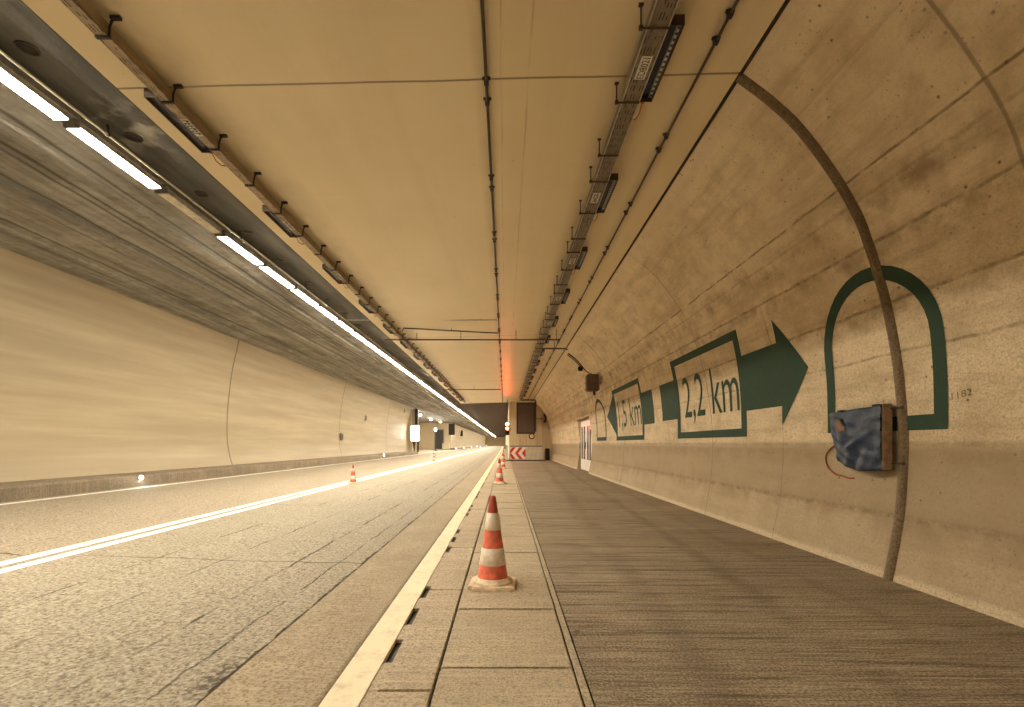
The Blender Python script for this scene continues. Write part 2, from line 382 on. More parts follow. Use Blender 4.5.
def mk_tray(name='cable_tray_metal', a=(.17,.135,.095), b=(.27,.22,.165)):
    m = M(name, .5, .4, .35); p = m.obj()
    n = m.noise(m.scale(p, (14., 2.2, 14.)), 1., 5, .7); c = m.mix(m.rng(n, .35, .65), a, b)
    X = m.sep(p); sl = m.mul(m.mul(m.rng(m.math('PINGPONG', X[1], .05), .015, .02), m.rng(m.math('PINGPONG', X[0], .012), .007, .009)), m.rng(m.noise(m.scale(p, (30., 10., 1.)), 1., 0), .46, .50))
    c = m.mix(sl, c, (.03,.024,.018)); m.col(c); return m.m

WALLR, WALLL, CEIL, DARKC = mk_wall_right(), mk_wall_left(), mk_ceiling(), mk_dark_ceiling()
ASPH, GROOVE, BAYF, SLAB = mk_asphalt(), mk_groove(), mk_bayfloor(), mk_slab()
KERBC = mk_slab('gutter_concrete', (.50,.40,.275), (.64,.53,.38))
GPAINT = mk_paint('gutter_edge_paint', (.84,.73,.51), (.62,.51,.34), 6., .30, .5)
LINEP = mk_paint('white_road_paint', (.86,.85,.76), (.36,.30,.22), 7., .33, .46)
ENDW, TARP, TRAY = mk_end(), mk_tarp(), mk_tray()
TRAYL = mk_tray('perforated_tray_metal', (.27,.2,.12), (.42,.33,.22))
GREEN = mk_paint('green_wall_paint', (.030,.062,.040), (.05,.075,.045), 14., .25, .5, .75)
KERBD = mk_slab('dirty_kerb_stone', (.21,.165,.115), (.33,.26,.18))
BAYC = plain('bay_wall_paint', (.80,.70,.50), .6)
BLACK = plain('black_metal', (.028,.022,.018), .5, .3)
DMET = plain('dark_brown_metal', (.075,.05,.033), .5, .4, .3)
GMET = plain('grey_metal', (.33,.31,.28), .45, .4, .4)
DGLASS = plain('dark_glass', (.012,.014,.03), .15, .5, 0., .1)
WHITE = plain('white_plate', (.74,.70,.60), .5, .3, 0., .15, 30.)
def mk_led():
    m = M('led_row_lens', .3, .5); q = m.math('FRACT', m.math('DIVIDE', m.math('ADD', m.sep(m.obj())[1], 5.), .0535))
    m.col(m.mix(m.rng(m.math('ABSOLUTE', m.math('SUBTRACT', q, .5)), .24, .28), (.62,.60,.53), (.05,.045,.04))); return m.m
LED = mk_led()
INK = plain('black_lettering', (.035,.028,.022), .6, .3)
INKF = plain('faded_stamp_ink', (.22,.155,.11), .7, .2, 0., .3, 60.)
REDC = plain('lit_red_cone_plastic', (.86,.20,.125), .45, .4, 0., .22, 16., .1)  # brightness of the lit lower cone is put into this red
REDTIP = plain('dark_red_cone_plastic', (.46,.085,.05), .5, .4, 0., .2, 16.)
WBAND = plain('white_reflective_sleeve', (.95,.80,.68), .45, .4, 0., .18, 18.)
CBASE = plain('dusty_cone_rubber', (.84,.68,.50), .6, .3, 0., .25, 20., .15)
REDS = plain('red_sign_sheet', (.62,.035,.03), .45, .4, 0., .1)
ORANGE = plain('red_cable_sheath', (.55,.13,.05), .5, .4)
BOARD = plain('weathered_board_edge', (.36,.24,.15), .7, .3, 0., .3, 20.)
BARR = plain('grey_barrier_board', (.62,.55,.45), .6, .3, 0., .12, 4.)
STRIPM = mk_slab('joint_cover_strip', (.185,.13,.075), (.30,.215,.125))
SEALM = plain('dark_joint_seal', (.04,.028,.018), .8, .2)
DOORW = plain('pale_door_metal', (.84,.80,.74), .45, .4, 0., .1)
DOORD = plain('dark_grey_door', (.10,.095,.09), .5, .3)
FRAMEB = plain('brown_door_frame', (.20,.145,.115), .6)
def glow(name, c, st):
    m = M(name, .4, .3); m.col(tuple(min(1, q*.8) for q in c)); m.emit(c, st); return m.m
LAMP = glow('tube_lamp_diffuser', (1., .895, .70), 198.)
LAMPOFF = plain('unlit_diffuser', (.70,.64,.50), .35, .5)
FLOOD = glow('floodlight_lens', (1., .95, .88), 700.)
FLOODN = glow('niche_light_panel', (1., .96, .9), 9.)
MARK = glow('kerb_marker_lens', (.9, .95, 1.), 160.)
AMBER = glow('amber_signal_lens', (1., .45, .06), 26.)
REDL = glow('red_signal_lens', (1., .05, .02), 420.)

# ------------------------------------------------------------------ floors
def sheet(xs, ys, zf, mat, name):
    mb = MB(); vs = [(x, y, zf(x)) for y in ys for x in xs]; n = len(xs)
    mb.add(vs, [(j*n+i, j*n+i+1, (j+1)*n+i+1, (j+1)*n+i) for j in range(len(ys)-1) for i in range(n-1)])
    return mb.build(name, mat)
struct(sheet([-8.52, -4.5, -1.375], [YB, 49, 85, 244], RZ, ASPH, 'road'), 'two-lane worn asphalt carriageway running down the tunnel', 'road')
struct(sheet([-14.4, -8.52], [49, 85], RZ, KERBC, 'floor_left_bay'), 'pale floor of the lay-by on the far left', 'floor')
struct(sheet([-1.375, -.835], [YB, 244], RZ, GROOVE, 'road_edge_strip'), 'grooved concrete strip between asphalt and gutter', 'road')
zr = RZ(-.83)
mb = MB().box(-.83, -.655, YB, 244, -.35, zr+.012)
struct(mb.build('gutter_edge', GPAINT), 'yellowish white gutter edge beside the carriageway', 'gutter')
mb = MB(); y = YB
while y < 60:
    mb.box(-.605, -.345, y+.006, y+1.63, -.35, -.004, .006); y += 1.636
mb.box(-.605, -.345, y, 244, -.35, -.004)
struct(mb.build('gutter_slabs', KERBC), 'row of pale gutter slabs beside the footway', 'gutter')
# filler between the slot openings: three slots, two closed, repeated
mb = MB(); slots = []
y0 = 2.84-2.73*6; y = YB; i = 0; start = YB
while y0 < 70:
    for k in range(3):
        c = y0+k*.565
        if c-.16 > start: mb.box(-.656, -.604, start, c-.16, -.35, -.012)
        slots.append(c); start = c+.16
    y0 += 2.73
mb.box(-.656, -.604, start, 244, -.35, -.012)
struct(mb.build('gutter_web', KERBC), 'solid concrete between the drain slots', 'gutter')
struct(MB().box(-.654, -.606, YB, 72, -.34, -.034).build('gutter_slot_shade', BLACK), 'black filler standing in for the shade inside the drain slots', 'gutter')  # shallow black fill, the slots' inner shade put in as colour
# footway slabs
mb = MB(); y = 2.59-.916*19
while y < 120:
    L = .916
    mb.box(-.334, .352, y+.006, y+L-.006, -.2, random.uniform(-.003, .003), .008); y += L
struct(mb.build('footway', SLAB), 'narrow footway of square concrete slabs', 'footway')
struct(MB().box(-.345, .45, YB, 244, -.25, -.018).build('footway_bed', SEALM), 'dark bed showing in the slab joints', 'footway')
struct(MB().box(.360, .394, YB, YE-.5, -.2, -.002).build('trim_1', SLAB), 'thin pale edging strip beside the footway slabs', 'edging')
struct(sheet([.402, 1.5, 2.5, 3.6], [YB, 2, 6, 12, YE], lambda x: 0., BAYF, 'floor'), 'brown brushed concrete floor of the lay-by', 'floor')
for nm, xa, xb, lb in (('road_marking', -4.63, -4.475, 'left stripe of the double white centre line'), ('road_marking', -4.385, -4.245, 'right stripe of the double white centre line'), ('road_marking', -8.32, -8.18, 'thin white edge line beside the left kerb')):
    struct(sheet([xa, xb], [YB, 244], lambda x: RZ(x)+.004, LINEP, nm), lb, 'road marking')

# ------------------------------------------------------------------ right wall with the door niche cut out
ND0, ND1 = 19.6, 22.8
top_i = min(range(len(SS)), key=lambda i: abs(SS[i]-2.29))
NDZ = PR[top_i][1]
ys = [YB, -6, 0, 3, 6, 10, 14.3, ND0, ND1, 28, YE]
mb = MB(); n = len(PR); uv = []
for y in ys:
    for (x, z), s in zip(PR, SS): mb.v.append((x, y, z)); uv.append((y, s))
for j in range(len(ys)-1):
    for i in range(n-1):
        if ys[j] == ND0 and i < top_i: continue
        mb.f.append([j*n+i, j*n+i+1, (j+1)*n+i+1, (j+1)*n+i]); mb.sm.append(True)
# niche cheeks and lintel
NX = 3.50
for y in (ND0, ND1):
    loop = list(range(top_i+1)); b = len(mb.v)
    mb.v += [(PR[i][0], y, PR[i][1]) for i in loop]+[(NX, y, NDZ), (NX, y, 0)]; uv += [(y, SS[i]) for i in loop]+[(y+.3, 2.3), (y+.3, 0)]
    mb.f.append(list(range(b, b+len(loop)+2))); mb.sm.append(False)
b = len(mb.v); xt = PR[top_i][0]
mb.v += [(xt, ND0, NDZ), (xt, ND1, NDZ), (NX, ND1, NDZ), (NX, ND0, NDZ)]; uv += [(ND0, 2.3), (ND1, 2.3), (ND1, 2.7), (ND0, 2.7)]
mb.f.append([b, b+1, b+2, b+3]); mb.sm.append(False)
struct(mb.build('wall_right', WALLR, None, uv, False), 'curved concrete wall on the right side', 'wall')
struct(MB().box(3.2, NX, ND0, ND1, -.05, .006).build('door_niche_floor', BAYF), 'floor of the door niche', 'floor')
# emergency door in the niche
d = struct(MB().box(NX-.01, NX+.06, ND0, ND1, 0, NDZ).build('door_1', FRAMEB), 'brown framed double door in the niche of the right wall', 'door')
for a, b_ in ((ND0+.15, 21.15), (21.22, ND1-.12)):
    lf = MB().box(NX-.06, NX-.012, a, b_, .03, NDZ-.1, .005).build('door_leaf', DOORW, d)
    for q in (a+.22, b_-.62):
        MB().box(NX-.066, NX-.058, q, q+.4, .5, NDZ-.35).build('glass_strip', DGLASS, lf)
    MB().tube([(NX-.11, b_-.1, .95), (NX-.11, b_-.1, 1.25)], .015).build('handle', BLACK, lf)
# joint cover strip running up the wall
mb = MB(); yc, hw, hp = 4.268, .05, .04
vs = []; rows = 60; nn = 7
for r in range(rows+1):
    s = .0+SS[-9]*r/rows
    for k in range(nn):
        t = math.pi*k/(nn-1); vs.append(onwall(yc-hw*math.cos(t), s, hp*math.sin(t)-.004))
fs = [(r*nn+k, r*nn+k+1, (r+1)*nn+k+1, (r+1)*nn+k) for r in range(rows) for k in range(nn-1)]
mb.add(vs, fs, True)
struct(mb.build('trim_2', STRIPM), 'tan half-round joint strip curving up the right wall', 'joint strip')
struct(MB().tube([(wx_at(CZ(2.0))-.012, YB, CZ(2.)), (wx_at(CZ(2.0))-.012, YE, CZ(2.))], .018, 6).build('trim_3', SEALM), 'dark joint between pale ceiling and right wall', 'joint')

# ------------------------------------------------------------------ ceilings
mb = MB()
xl, xr = -3.27, wx_at(CZ(2.0))+.02
for a in (0,):
    mb.prism([(xl, CZ(xl)), (-1, CZ(-1)), (xr, CZ(xr)), (xr, CZ(xr)+.4), (xl, CZ(xl)+.9)], YB, YE)
struct(mb.build('ceiling', CEIL), 'pale painted ceiling slab over the lay-by', 'ceiling')
mb = MB().tube([(xl-.008, YB, CZ(xl)+.012), (xl-.008, YE, CZ(xl)+.012)], .014, 6)
struct(mb.build('trim_4', SEALM), 'dark edge along the pale ceiling slab', 'edging')
mb = MB().box(-9.4, xl, YB, YE, DZ, DZ+.3).box(-9.4, .6, YE, 244, DZ, DZ+.3).box(-14.6, -9.4, 48.6, 85.4, DZ, DZ+.3)
struct(mb.build('ceiling_main', DARKC), 'sooty dark concrete ceiling over the traffic lanes', 'ceiling')
# shallow ribs between the lamps and the left wall
for x, w, h in ((-5.55, .10, .05), (-6.85, .14, .06), (-8.2, .10, .05)):
    struct(MB().box(x-w, x+w, YB, 200, DZ-h, DZ+.02, .0).build('ceiling_rib', DARKC), 'low dark rib along the lane ceiling', 'ceiling rib')

# ------------------------------------------------------------------ left wall
LP = catmull([(-9.22, .30), (-9.36, .75), (-9.44, 1.2), (-9.45, 1.9), (-9.40, 2.7), (-9.28, 3.6), (-9.05, DZ+.02)], 6)
LS = [0.]
for a, b in zip(LP, LP[1:]): LS.append(LS[-1]+math.hypot(b[0]-a[0], b[1]-a[1]))
for nm, yy, lb in (('wall_left', [YB, 5, 17, 30, 49], 'smooth pale wall along the left lane'), ('wall_left_far', [85, 120, 200, 244], 'distant stretch of the left wall beyond the lay-by')):
    mb = MB(); uv = []; n = len(LP)
    for y in yy:
        for (x, z), s in zip(LP, LS): mb.v.append((x, y, z)); uv.append((y, s))
    for j in range(len(yy)-1):
        for i in range(n-1): mb.f.append([j*n+i, (j+1)*n+i, (j+1)*n+i+1, j*n+i+1]); mb.sm.append(True)
    struct(mb.build(nm, WALLL, None, uv, False), lb, 'wall')
kz = CAMZ-.72
for nm, a, b, lb in (('kerb_left', YB, 49, 'dirty stone kerb and ledge under the left wall'), ('kerb_left_far', 85, 244, 'distant kerb under the left wall beyond the lay-by')):
    struct(MB().prism([(-8.52, -.1), (-8.52, kz-.04), (-8.56, kz), (-9.6, kz+.02), (-9.6, -.1)], a, b).build(nm, KERBD), lb, 'kerb')
# left lay-by
struct(MB().box(-14.6, -14.3, 48.7, 85.3, 0, DZ).build('wall_left_bay', BAYC), 'bright back wall of the far left lay-by', 'wall')
struct(MB().box(-14.6, -9.0, 48.7, 49.0, 0, DZ).build('wall_left_bay_near', BAYC), 'near end wall of the far left lay-by', 'wall')
struct(MB().box(-14.6, -9.12, 85.0, 85.3, 0, DZ).build('wall_left_bay_far', BAYC), 'pale end wall with a dark door in the far left lay-by', 'wall')
d = struct(MB().box(-12.0, -10.35, 84.9, 85.02, .28, 3.65).build('door_2', GMET), 'dark grey door in the far end wall of the left lay-by', 'door')
MB().box(-11.85, -10.5, 84.86, 84.91, .35, 3.5, .01).build('door_leaf', DOORD, d)
MB().tube([(-10.65, 84.82, 1.3), (-10.65, 84.82, 1.6)], .03).build('handle', GMET, d)
# ------------------------------------------------------------------ bay end wall and the wall that carries on past it
YW = 36.4
poly = [(.30, 0)]+[(x, z) for x, z in PR if z < CZ(2.1)]+[(xr, CZ(xr)), (.30, CZ(.3))]
struct(MB().prism(poly, YW, YW+.5).build('wall_end', ENDW), 'pale end wall closing the lay-by', 'wall')
struct(MB().box(.30, .6, YW+.4, 244, 0, DZ).build('wall_right_far', ENDW), 'distant right wall beyond the lay-by', 'wall')
struct(MB().box(-9.6, .7, 244, 244.3, -.3, DZ+.1).build('wall_far_end', ENDW), 'distant end of the tunnel', 'wall')

# ------------------------------------------------------------------ ceiling lamps over the lane line
def make_lamp(lit, simple=False):
    t = thing('ceiling_lamp', 'x', 'lamp', (0, 0, 0), 0, 'row of tube lamps over the lane line')
    MB().box(-.098, .098, -.64, .64, -.055, .0, .008).build('housing', GMET, t)
    mb = MB().prism([(-.070, -.05), (-.070, -.098), (-.054, -.104), (.054, -.104), (.070, -.098), (.070, -.05)], -.62, .62)
    for q in (-1, 1): MB().prism([(q*.072, -.05), (q*.072, -.092), (q*.082, -.088), (q*.088, -.05)], -.62, .62).build('side_shield', GMET, t)  # opaque flanges added to cut the lamps' sideways light on the walls
    mb.build('diffuser', LAMP if lit else LAMPOFF, t)
    if not simple:
        for q in (-.63, .63): MB().box(-.086, .086, q-.012, q+.012, -.11, -.05, .004).build('end_cap', GMET, t)
    return t
LX, LZ = -4.585, CAMZ+3.45
lit0 = make_lamp(True); off0 = make_lamp(False); far0 = make_lamp(True, True)
pitch = 1.385; k0 = 5.92
used = {'l': False, 'o': False, 'f': False}
vis = 0; i = -4
while True:
    y = k0+pitch*i
    if y > 238: break
    off = (i == 1)
    if y > 3.6: vis += 1
    if y < 3.6: lb = 'tube lamp of the lane row, above and behind the viewpoint'
    elif off: lb = 'third tube lamp along the ceiling row, the only unlit one'
    elif y < 75: lb = f'lit white tube lamp on the dark ceiling, {ordinal(vis)} along the row'
    else: lb = 'tiny distant lit tube lamp merged into the far end of the lamp row'
    src = off0 if off else (lit0 if y < 50 else far0); key = 'o' if off else ('l' if y < 50 else 'f')
    if not used[key]:
        src.location = (LX, y, LZ); src['label'] = lb; used[key] = True
    else: dup(src, (LX, y, LZ), 0, lb)
    i += 1
t = tag(MB().box(LX-.06, LX+.06, YB, 238, LZ-.002, DZ).build('lamp_rail', GMET), 'long grey mounting rail above the row of tube lamps', 'mounting rail')
t = thing('conduit', 'thin pale conduit running beside the tube lamps', 'conduit', (-4.40, 0, CAMZ+3.425))
MB().tube([(0, YB, 0), (0, 120, 0)], .014, 6).build('tube', plain('pale_conduit', (.6,.56,.48), .45), t)
c0 = None
for j in range(-2, 38):
    if c0 is None: c0 = MB().box(-.006, .006, -.012, .012, .012, DZ-CAMZ-3.425).box(-.018, .018, -.012, .012, -.018, .016).build('hanger', DMET, t); c0.location = (0, 2.77*j, 0)
    else: c = c0.copy(); COL.objects.link(c); c.parent = t; c.location = (0, 2.77*j, 0)
# round openings in the dark ceiling strip
v0 = None
for j in range(9):
    p = (-4.27-.012*j, 4.47+1.3*j, DZ)
    lb = f'{ordinal(j+1)} round dark vent in the ceiling strip beside the tube lamps'
    if v0 is None:
        v0 = thing('ceiling_vent', lb, 'vent', p, 0, 'round vents beside the lamps')
        MB().lathe([(.075, 0), (.09, 0), (.09, -.012), (.078, -.012), (.075, 0)], 24).build('rim', DMET, v0)
        MB().lathe([(.0001, -.003), (.076, -.003), (.076, .02)], 24).build('cover', BLACK, v0)  # black disc in place of the hole's dark depth
    else: dup(v0, p, 0, lb)

# ------------------------------------------------------------------ cable trays, their strip lights and the ceiling cables
def text_mesh(body, name):
    cu = bpy.data.curves.new(name, 'FONT'); cu.body = body; cu.resolution_u = 4
    o = bpy.data.objects.new(name, cu); COL.objects.link(o)
    dg = bpy.context.evaluated_depsgraph_get(); me = bpy.data.meshes.new_from_object(o.evaluated_get(dg))
    bpy.data.objects.remove(o); bpy.data.curves.remove(cu)
    bm = bmesh.new(); bm.from_mesh(me); bpy.data.meshes.remove(me)
    bmesh.ops.triangulate(bm, faces=bm.faces)
    xs = [v.co.x for v in bm.verts]; ys = [v.co.y for v in bm.verts]
    x0, x1, y0, y1 = min(xs), max(xs), min(ys), max(ys)
    cap = y1
    for v in bm.verts: v.co = Vector(((v.co.x-x0)/(x1-x0), v.co.y, 0))
    return bm, cap
RB = CAMZ+2.95      # underside of the right tray
tr = thing('cable_tray', 'grey cable tray hung under the ceiling on the right of the cable', 'cable tray', (1.083, 0, RB), 0)
mb = MB().box(-.073, .073, YB, 33.2, 0, .004).box(-.073, -.069, YB, 33.2, .004, .075).box(.069, .073, YB, 33.2, .004, .075)
mb.build('channel', TRAY, tr)
for s in (-1, 1):
    MB().box(s*.073-.004, s*.073+.004, YB, 33.2, -.004, .004).build('edge_lip', plain('bright_tray_edge', (.55,.50,.42), .4, .4, .3), tr)
MB().box(-.05, .05, YB, 33.2, .006, .05).build('cable_bundle', BLACK, tr)
h0 = None; hy = []
for j in range(-4, 15):
    for q in (3.53, 4.30, 5.09): hy.append(q+2.07*j)
for y in [q for q in hy if -2 < q < 33]:
    if h0 is None:
        zc = CZ(.96)-RB
        h0 = MB().tube([(-.13, 0, -.014), (.072, 0, -.014)], .009, 6).tube([(-.123, 0, -.02), (-.123, 0, zc)], .006, 6).box(-.137, -.109, -.012, .012, -.024, .0).box(-.14, -.106, -.014, .014, zc-.01, zc).build('hanger', DMET, tr)
        h0.location = (0, y, 0)
    else:
        c = h0.copy(); COL.objects.link(c); c.parent = tr; c.location = (0, y, 0)
def make_strip(side, lab, lettered, group):
    """emergency strip light clamped to the flank of a tray; origin on the tray's lower corner"""
    t = thing('strip_light', lab, 'strip light', (0, 0, 0), 0, group); L = .39
    s = side
    X = lambda a, b: (min(s*a, s*b), max(s*a, s*b))
    hb = MB().box(*X(.0, .105), -L, L, .055, .075).box(*X(.098, .105), -L, L, .0, .075).box(*X(0, .105), -L-.006, -L, -.002, .075).box(*X(0, .105), L, L+.006, -.002, .075)
    hb.build('housing', DMET, t)
    MB().box(*X(.004, .064), -L+.01, L-.01, .03, .054).build('dark_lens', DGLASS, t)
    bl = MB().box(*X(.068, .096), -L+.005, L-.005, .03, .054).build('led_bar', GMET, t)
    MB().box(*X(.074, .092), -L+.02, L-.02, .022, .031, .003).build('led_row', LED if side > 0 else DMET, bl)
    MB().box(*X(-.0, .03), -.3, -.26, .0755, .09).box(*X(-.0, .03), -.26, .26, .0765, .082).box(*X(-.0, .03), .26, .3, .0755, .09).build('mounting_clip', BLACK, t)
    hw = .042 if s > 0 else .034; px = -s*(.078 if s > 0 else .047)
    pl = MB().box(px-hw, px+hw, -.12, .12, -.009, -.0045).build('label_plate', WHITE, t)
    if lettered:
        bm, cap = text_mesh('ED8021', 'lettering')
        for v in bm.verts:
            a, b = v.co.x, v.co.y/cap
            v.co = Vector((px+.028-.056*b, .108-.216*a, -.0105))
        m2 = MB(); m2.bm(bm); m2.build('lettering', INK, pl, None, False)
    else:
        m2 = MB()
        for k in range(6):
            y = .10-k*.036
            m2.box(px-.028, px+.028, y-.028, y-.022, -.0115, -.0085)
            for q in random.sample((-.024, -.008, .008, .020), 2): m2.box(px+q-.004, px+q+.006, y-.026, y-.004, -.0115, -.0085)
        m2.build('illegible_print', INK, pl)
    gl = MB().tube([(s*.035, L+.005, .03), (s*.035, L+.05, .026)], .018, 10).build('cable_gland', ORANGE, t)
    MB().tube([(s*.035, L+.05, .026), (s*.03, L+.12, -.02), (s*.022, L+.2, -.018), (s*.014, L+.26, .012)], .006, 6).build('cable', ORANGE, gl)
    return t
RG = 'strip lights on the right cable tray'
a = make_strip(1, 'strip light with white plate marked ED8021 on the right cable tray', True, RG); a.location = (1.1605, 3.915, RB)
b0 = make_strip(1, 'x', False, RG)
for j in range(1, 14):
    y = 3.915+2.07*j; p = (1.1605, y, RB)
    lb = f'{ordinal(j+1)} strip light along the right cable tray, after the plate marked ED8021'
    if j == 1: b0.location = p; b0['label'] = lb
    else: dup(b0, p, 0, lb)
LB = CAMZ+2.87
tl = thing('cable_tray', 'brown perforated cable tray under the ceiling beside the dark lane ceiling', 'cable tray', (-2.835, 0, LB), 0)
MB().box(-.045, .045, YB, 35, 0, .004).box(-.045, -.041, YB, 35, 0, .09).box(.041, .045, YB, 35, 0, .09).build('channel', TRAYL, tl)
MB().box(-.03, .03, YB, 35, .006, .07).build('cable_bundle', BLACK, tl)
k0_ = None
for j in range(-4, 45):
    y = 3.52+2.02/3*j
    if k0_ is None:
        zc = CZ(-2.77)-LB
        k0_ = MB().box(-.044, .055, -.012, .012, -.014, -.0005).tube([(.05, 0, -.01), (.052, 0, .06), (.065, 0, .105), (.09, 0, zc-.01)], .009, 6).box(.06, .13, -.014, .014, zc-.024, zc-.003).build('clamp', BLACK, tl)
        k0_.location = (0, y, 0)
    else:
        c = k0_.copy(); COL.objects.link(c); c.parent = tl; c.location = (0, y, 0)
LG = 'strip lights on the left cable tray'
c0 = make_strip(-1, 'x', False, LG)
for j in range(15):
    p = (-2.8815, 4.53+2.02*j, LB); lb = f'{ordinal(j+1)} strip light along the brown cable tray beside the lane ceiling'
    if j == 0: c0.location = p; c0['label'] = lb
    else: dup(c0, p, 0, lb)
def ceiling_line(name, label, x, r, y1, firsts, pitch, cat, drop):
    z = CZ(x)-drop; t = thing(name, label, cat, (x, 0, z), 0)
    MB().tube([(0, YB, 0), (0, y1, 0)], r, 8).build('sheath', DMET, t)
    c0 = None
    for j in range(-2, int((y1-4)/pitch)):
        for k, q in enumerate(firsts):
            if c0 is None:
                c0 = MB().box(-r*1.5, r*1.5, -.02, .02, -r*1.4, drop).box(-r*2.6, r*2.6, -.012, .012, drop-.012, drop).build('clip', BLACK, t); c0.location = (0, q+pitch*j, 0)
            else:
                c = c0.copy(); COL.objects.link(c); c.parent = t; c.location = (0, q+pitch*j, 0)
    return t
ceiling_line('ceiling_cable', 'thick dark cable clipped along the middle of the pale ceiling', -.157, .0135, 36.3, (4.2, 4.45), 1.52, 'cable', .035)
ceiling_line('ceiling_conduit', 'thin dark conduit clipped to the ceiling beside the right wall', 1.62, .012, 35, (3.6, 3.84), 1.43, 'conduit', .03)
# cross pipes
def cross(label, pts, r, mat=None, hang=()):
    t = thing('cross_pipe', label, 'pipe', pts[0]); o = Vector(pts[0])
    MB().tube([Vector(p)-o for p in pts], r, 8).build('pipe', mat or DMET, t)
    for x, y, z in hang: MB().tube([Vector((x, y, z))-o, Vector((x, y, CZ(x)))-o], .007, 6).build('hanger', DMET, t)
    return t
zz = CAMZ+2.835
cross('dark pipe slanting from the left tray to the middle cable', [(-2.73, 13.3, CAMZ+3.0), (-2.62, 12.95, CAMZ+3.0), (-.19, 13.3, CAMZ+2.95), (-.17, 13.3, CZ(-.17)-.02)], .016, None, [(-1.4, 13.1, CAMZ+2.97)])
cross('long dark pipe crossing the ceiling to the right wall', [(-3.3, 13.6, zz), (1.5, 13.6, zz)], .018, None, [(-2.4, 13.6, zz), (-1.2, 13.6, zz), (.3, 13.6, zz), (1.4, 13.6, zz)])
cross('short dark pipe from the right tray to the wall fittings', [(1.1, 15.2, CAMZ+2.9), (1.84, 15.2, CAMZ+2.9), (1.9, 15.2, CAMZ+2.86)], .02, None, [(1.5, 15.2, CAMZ+2.9)])
cross('thin pale rod under the ceiling before the dark pipes', [(-3.9, 12.3, CAMZ+3.05), (-.2, 12.3, CAMZ+3.05)], .009, GMET, [(-2.9, 12.3, CAMZ+3.04), (-.6, 12.3, CAMZ+3.04)])
cross('dark pipe across the ceiling just before its far end', [(-3.2, 26., CAMZ+2.83), (-.2, 26., CAMZ+2.83)], .02, None, [(-1.6, 26., CAMZ+2.83), (-.3, 26., CAMZ+2.83), (-3., 26., CAMZ+2.83)])

# ------------------------------------------------------------------ painted marks on the right wall
def shear(y, s): return y*(1-.028*(s-1.29)/1.45)
def wallpatch(polys, name, parent, mat=GREEN, off=.005, bm=None):
    """flat outline(s) in (along, up) wall measure laid on the curved wall"""
    if bm is None:
        bm = bmesh.new()
        for pl in polys:
            bm.faces.new([bm.verts.new((a, b, 0)) for a, b in pl])
        bmesh.ops.triangulate(bm, faces=bm.faces)
    for k in range(44):                                   # slice so that it follows the curve
        s = .9+k*.05
        bmesh.ops.bisect_plane(bm, geom=bm.verts[:]+bm.edges[:]+bm.faces[:], plane_co=(0, s, 0), plane_no=(0, 1, 0))
    for v in bm.verts: v.co = Vector(onwall(shear(v.co.x, v.co.y), v.co.y, off))
    mb = MB(); mb.bm(bm, True)
    return mb.build(name, mat, parent, None, False)
def rect(a0, a1, b0, b1): return [(a0, b0), (a1, b0), (a1, b1), (a0, b1)]
def arch_mark(y0, y1, label, name='painted_arch_sign'):
    """tunnel portal outline: y0 the near leg, y1 the far leg"""
    t = thing(name, label, 'wall marking', (0, 0, 0), 0, 'green marks on the wall')
    w = .125; b, tp = 1.285, 2.735; r = (y1-y0)/2; cy = (y0+y1)/2; sp = tp-.68
    n = 20; po = []; pi = []
    for k in range(n+1):
        th = math.pi*k/n
        po.append((cy-r*math.cos(th), sp+(tp-sp)*math.sin(th))); pi.append((cy-(r-w)*math.cos(th), sp+(tp-sp-w*.95)*math.sin(th)))
    polys = [[po[k], po[k+1], pi[k+1], pi[k]] for k in range(n)]
    polys += [rect(y0, y0+w, b, sp), rect(y1-w, y1, b, sp), rect(y0+w, y1-w, b, b+w)]
    wallpatch(polys, 'outline', t); return t
arch_mark(3.84, 5.27, 'green painted tunnel outline on the right wall, behind the blue cover')
arch_mark(16.75, 18.5, 'small distant green tunnel outline on the wall beside the niche door')
def arrow_mark(near, far, right, txt, label):
    t = thing('painted_arrow_sign', label, 'wall marking', (0, 0, 0), 0, 'green marks on the wall')
    w = .12; b, tp = 1.275, 2.765
    wallpatch([rect(near, near+w*1.35, b, tp), rect(far-w*1.5, far, b, tp), rect(near+w*1.35, far-w*1.5, b, b+w), rect(near+w*1.35, far-w*1.5, tp-w, tp)], 'frame', t)
    if right:
        wallpatch([[(near, 1.635), (near, 2.395), (6.13, 2.395), (6.13, 1.635)], [(6.13, 1.40), (6.13, 2.68), (5.56, 2.02)]], 'arrow_head', t)
        wallpatch([rect(far, far+.92, 1.66, 2.41)], 'arrow_tail', t)
    else:
        wallpatch([[(far, 1.45), (far, 2.63), (far+1.25, 2.05)]], 'arrow_head', t)
        wallpatch([rect(near-.85, near, 1.64, 2.40)], 'arrow_tail', t)
    bm, cap = text_mesh(txt, 'lettering')
    a0, a1 = far-.42, near+.2
    for v in bm.verts: v.co = Vector((a0+(a1-a0)*v.co.x, 1.66+.73*v.co.y/cap, 0))
    wallpatch(None, 'lettering', t, GREEN, .006, bm)
    return t
arrow_mark(7.03, 9.85, True, '2,2 km', 'green painted arrow pointing to the right with 2,2 km in its box')
arrow_mark(12.2, 15.25, False, '1,5 km', 'green painted arrow pointing to the left with 1,5 km in its box')
t = thing('stamped_number', 'small faded number 1182 stamped on the wall beside the green arch', 'wall marking', (0, 0, 0))
bm, cap = text_mesh('1182', 'lettering')
for v in bm.verts: v.co = Vector((3.79-.17*v.co.x+.0, 1.505+.025*v.co.x+.05*v.co.y/cap, 0))
for v in bm.verts: v.co.x /= (1-.028*(v.co.y-1.29)/1.45)
wallpatch(None, 'lettering', t, INKF, .004, bm)

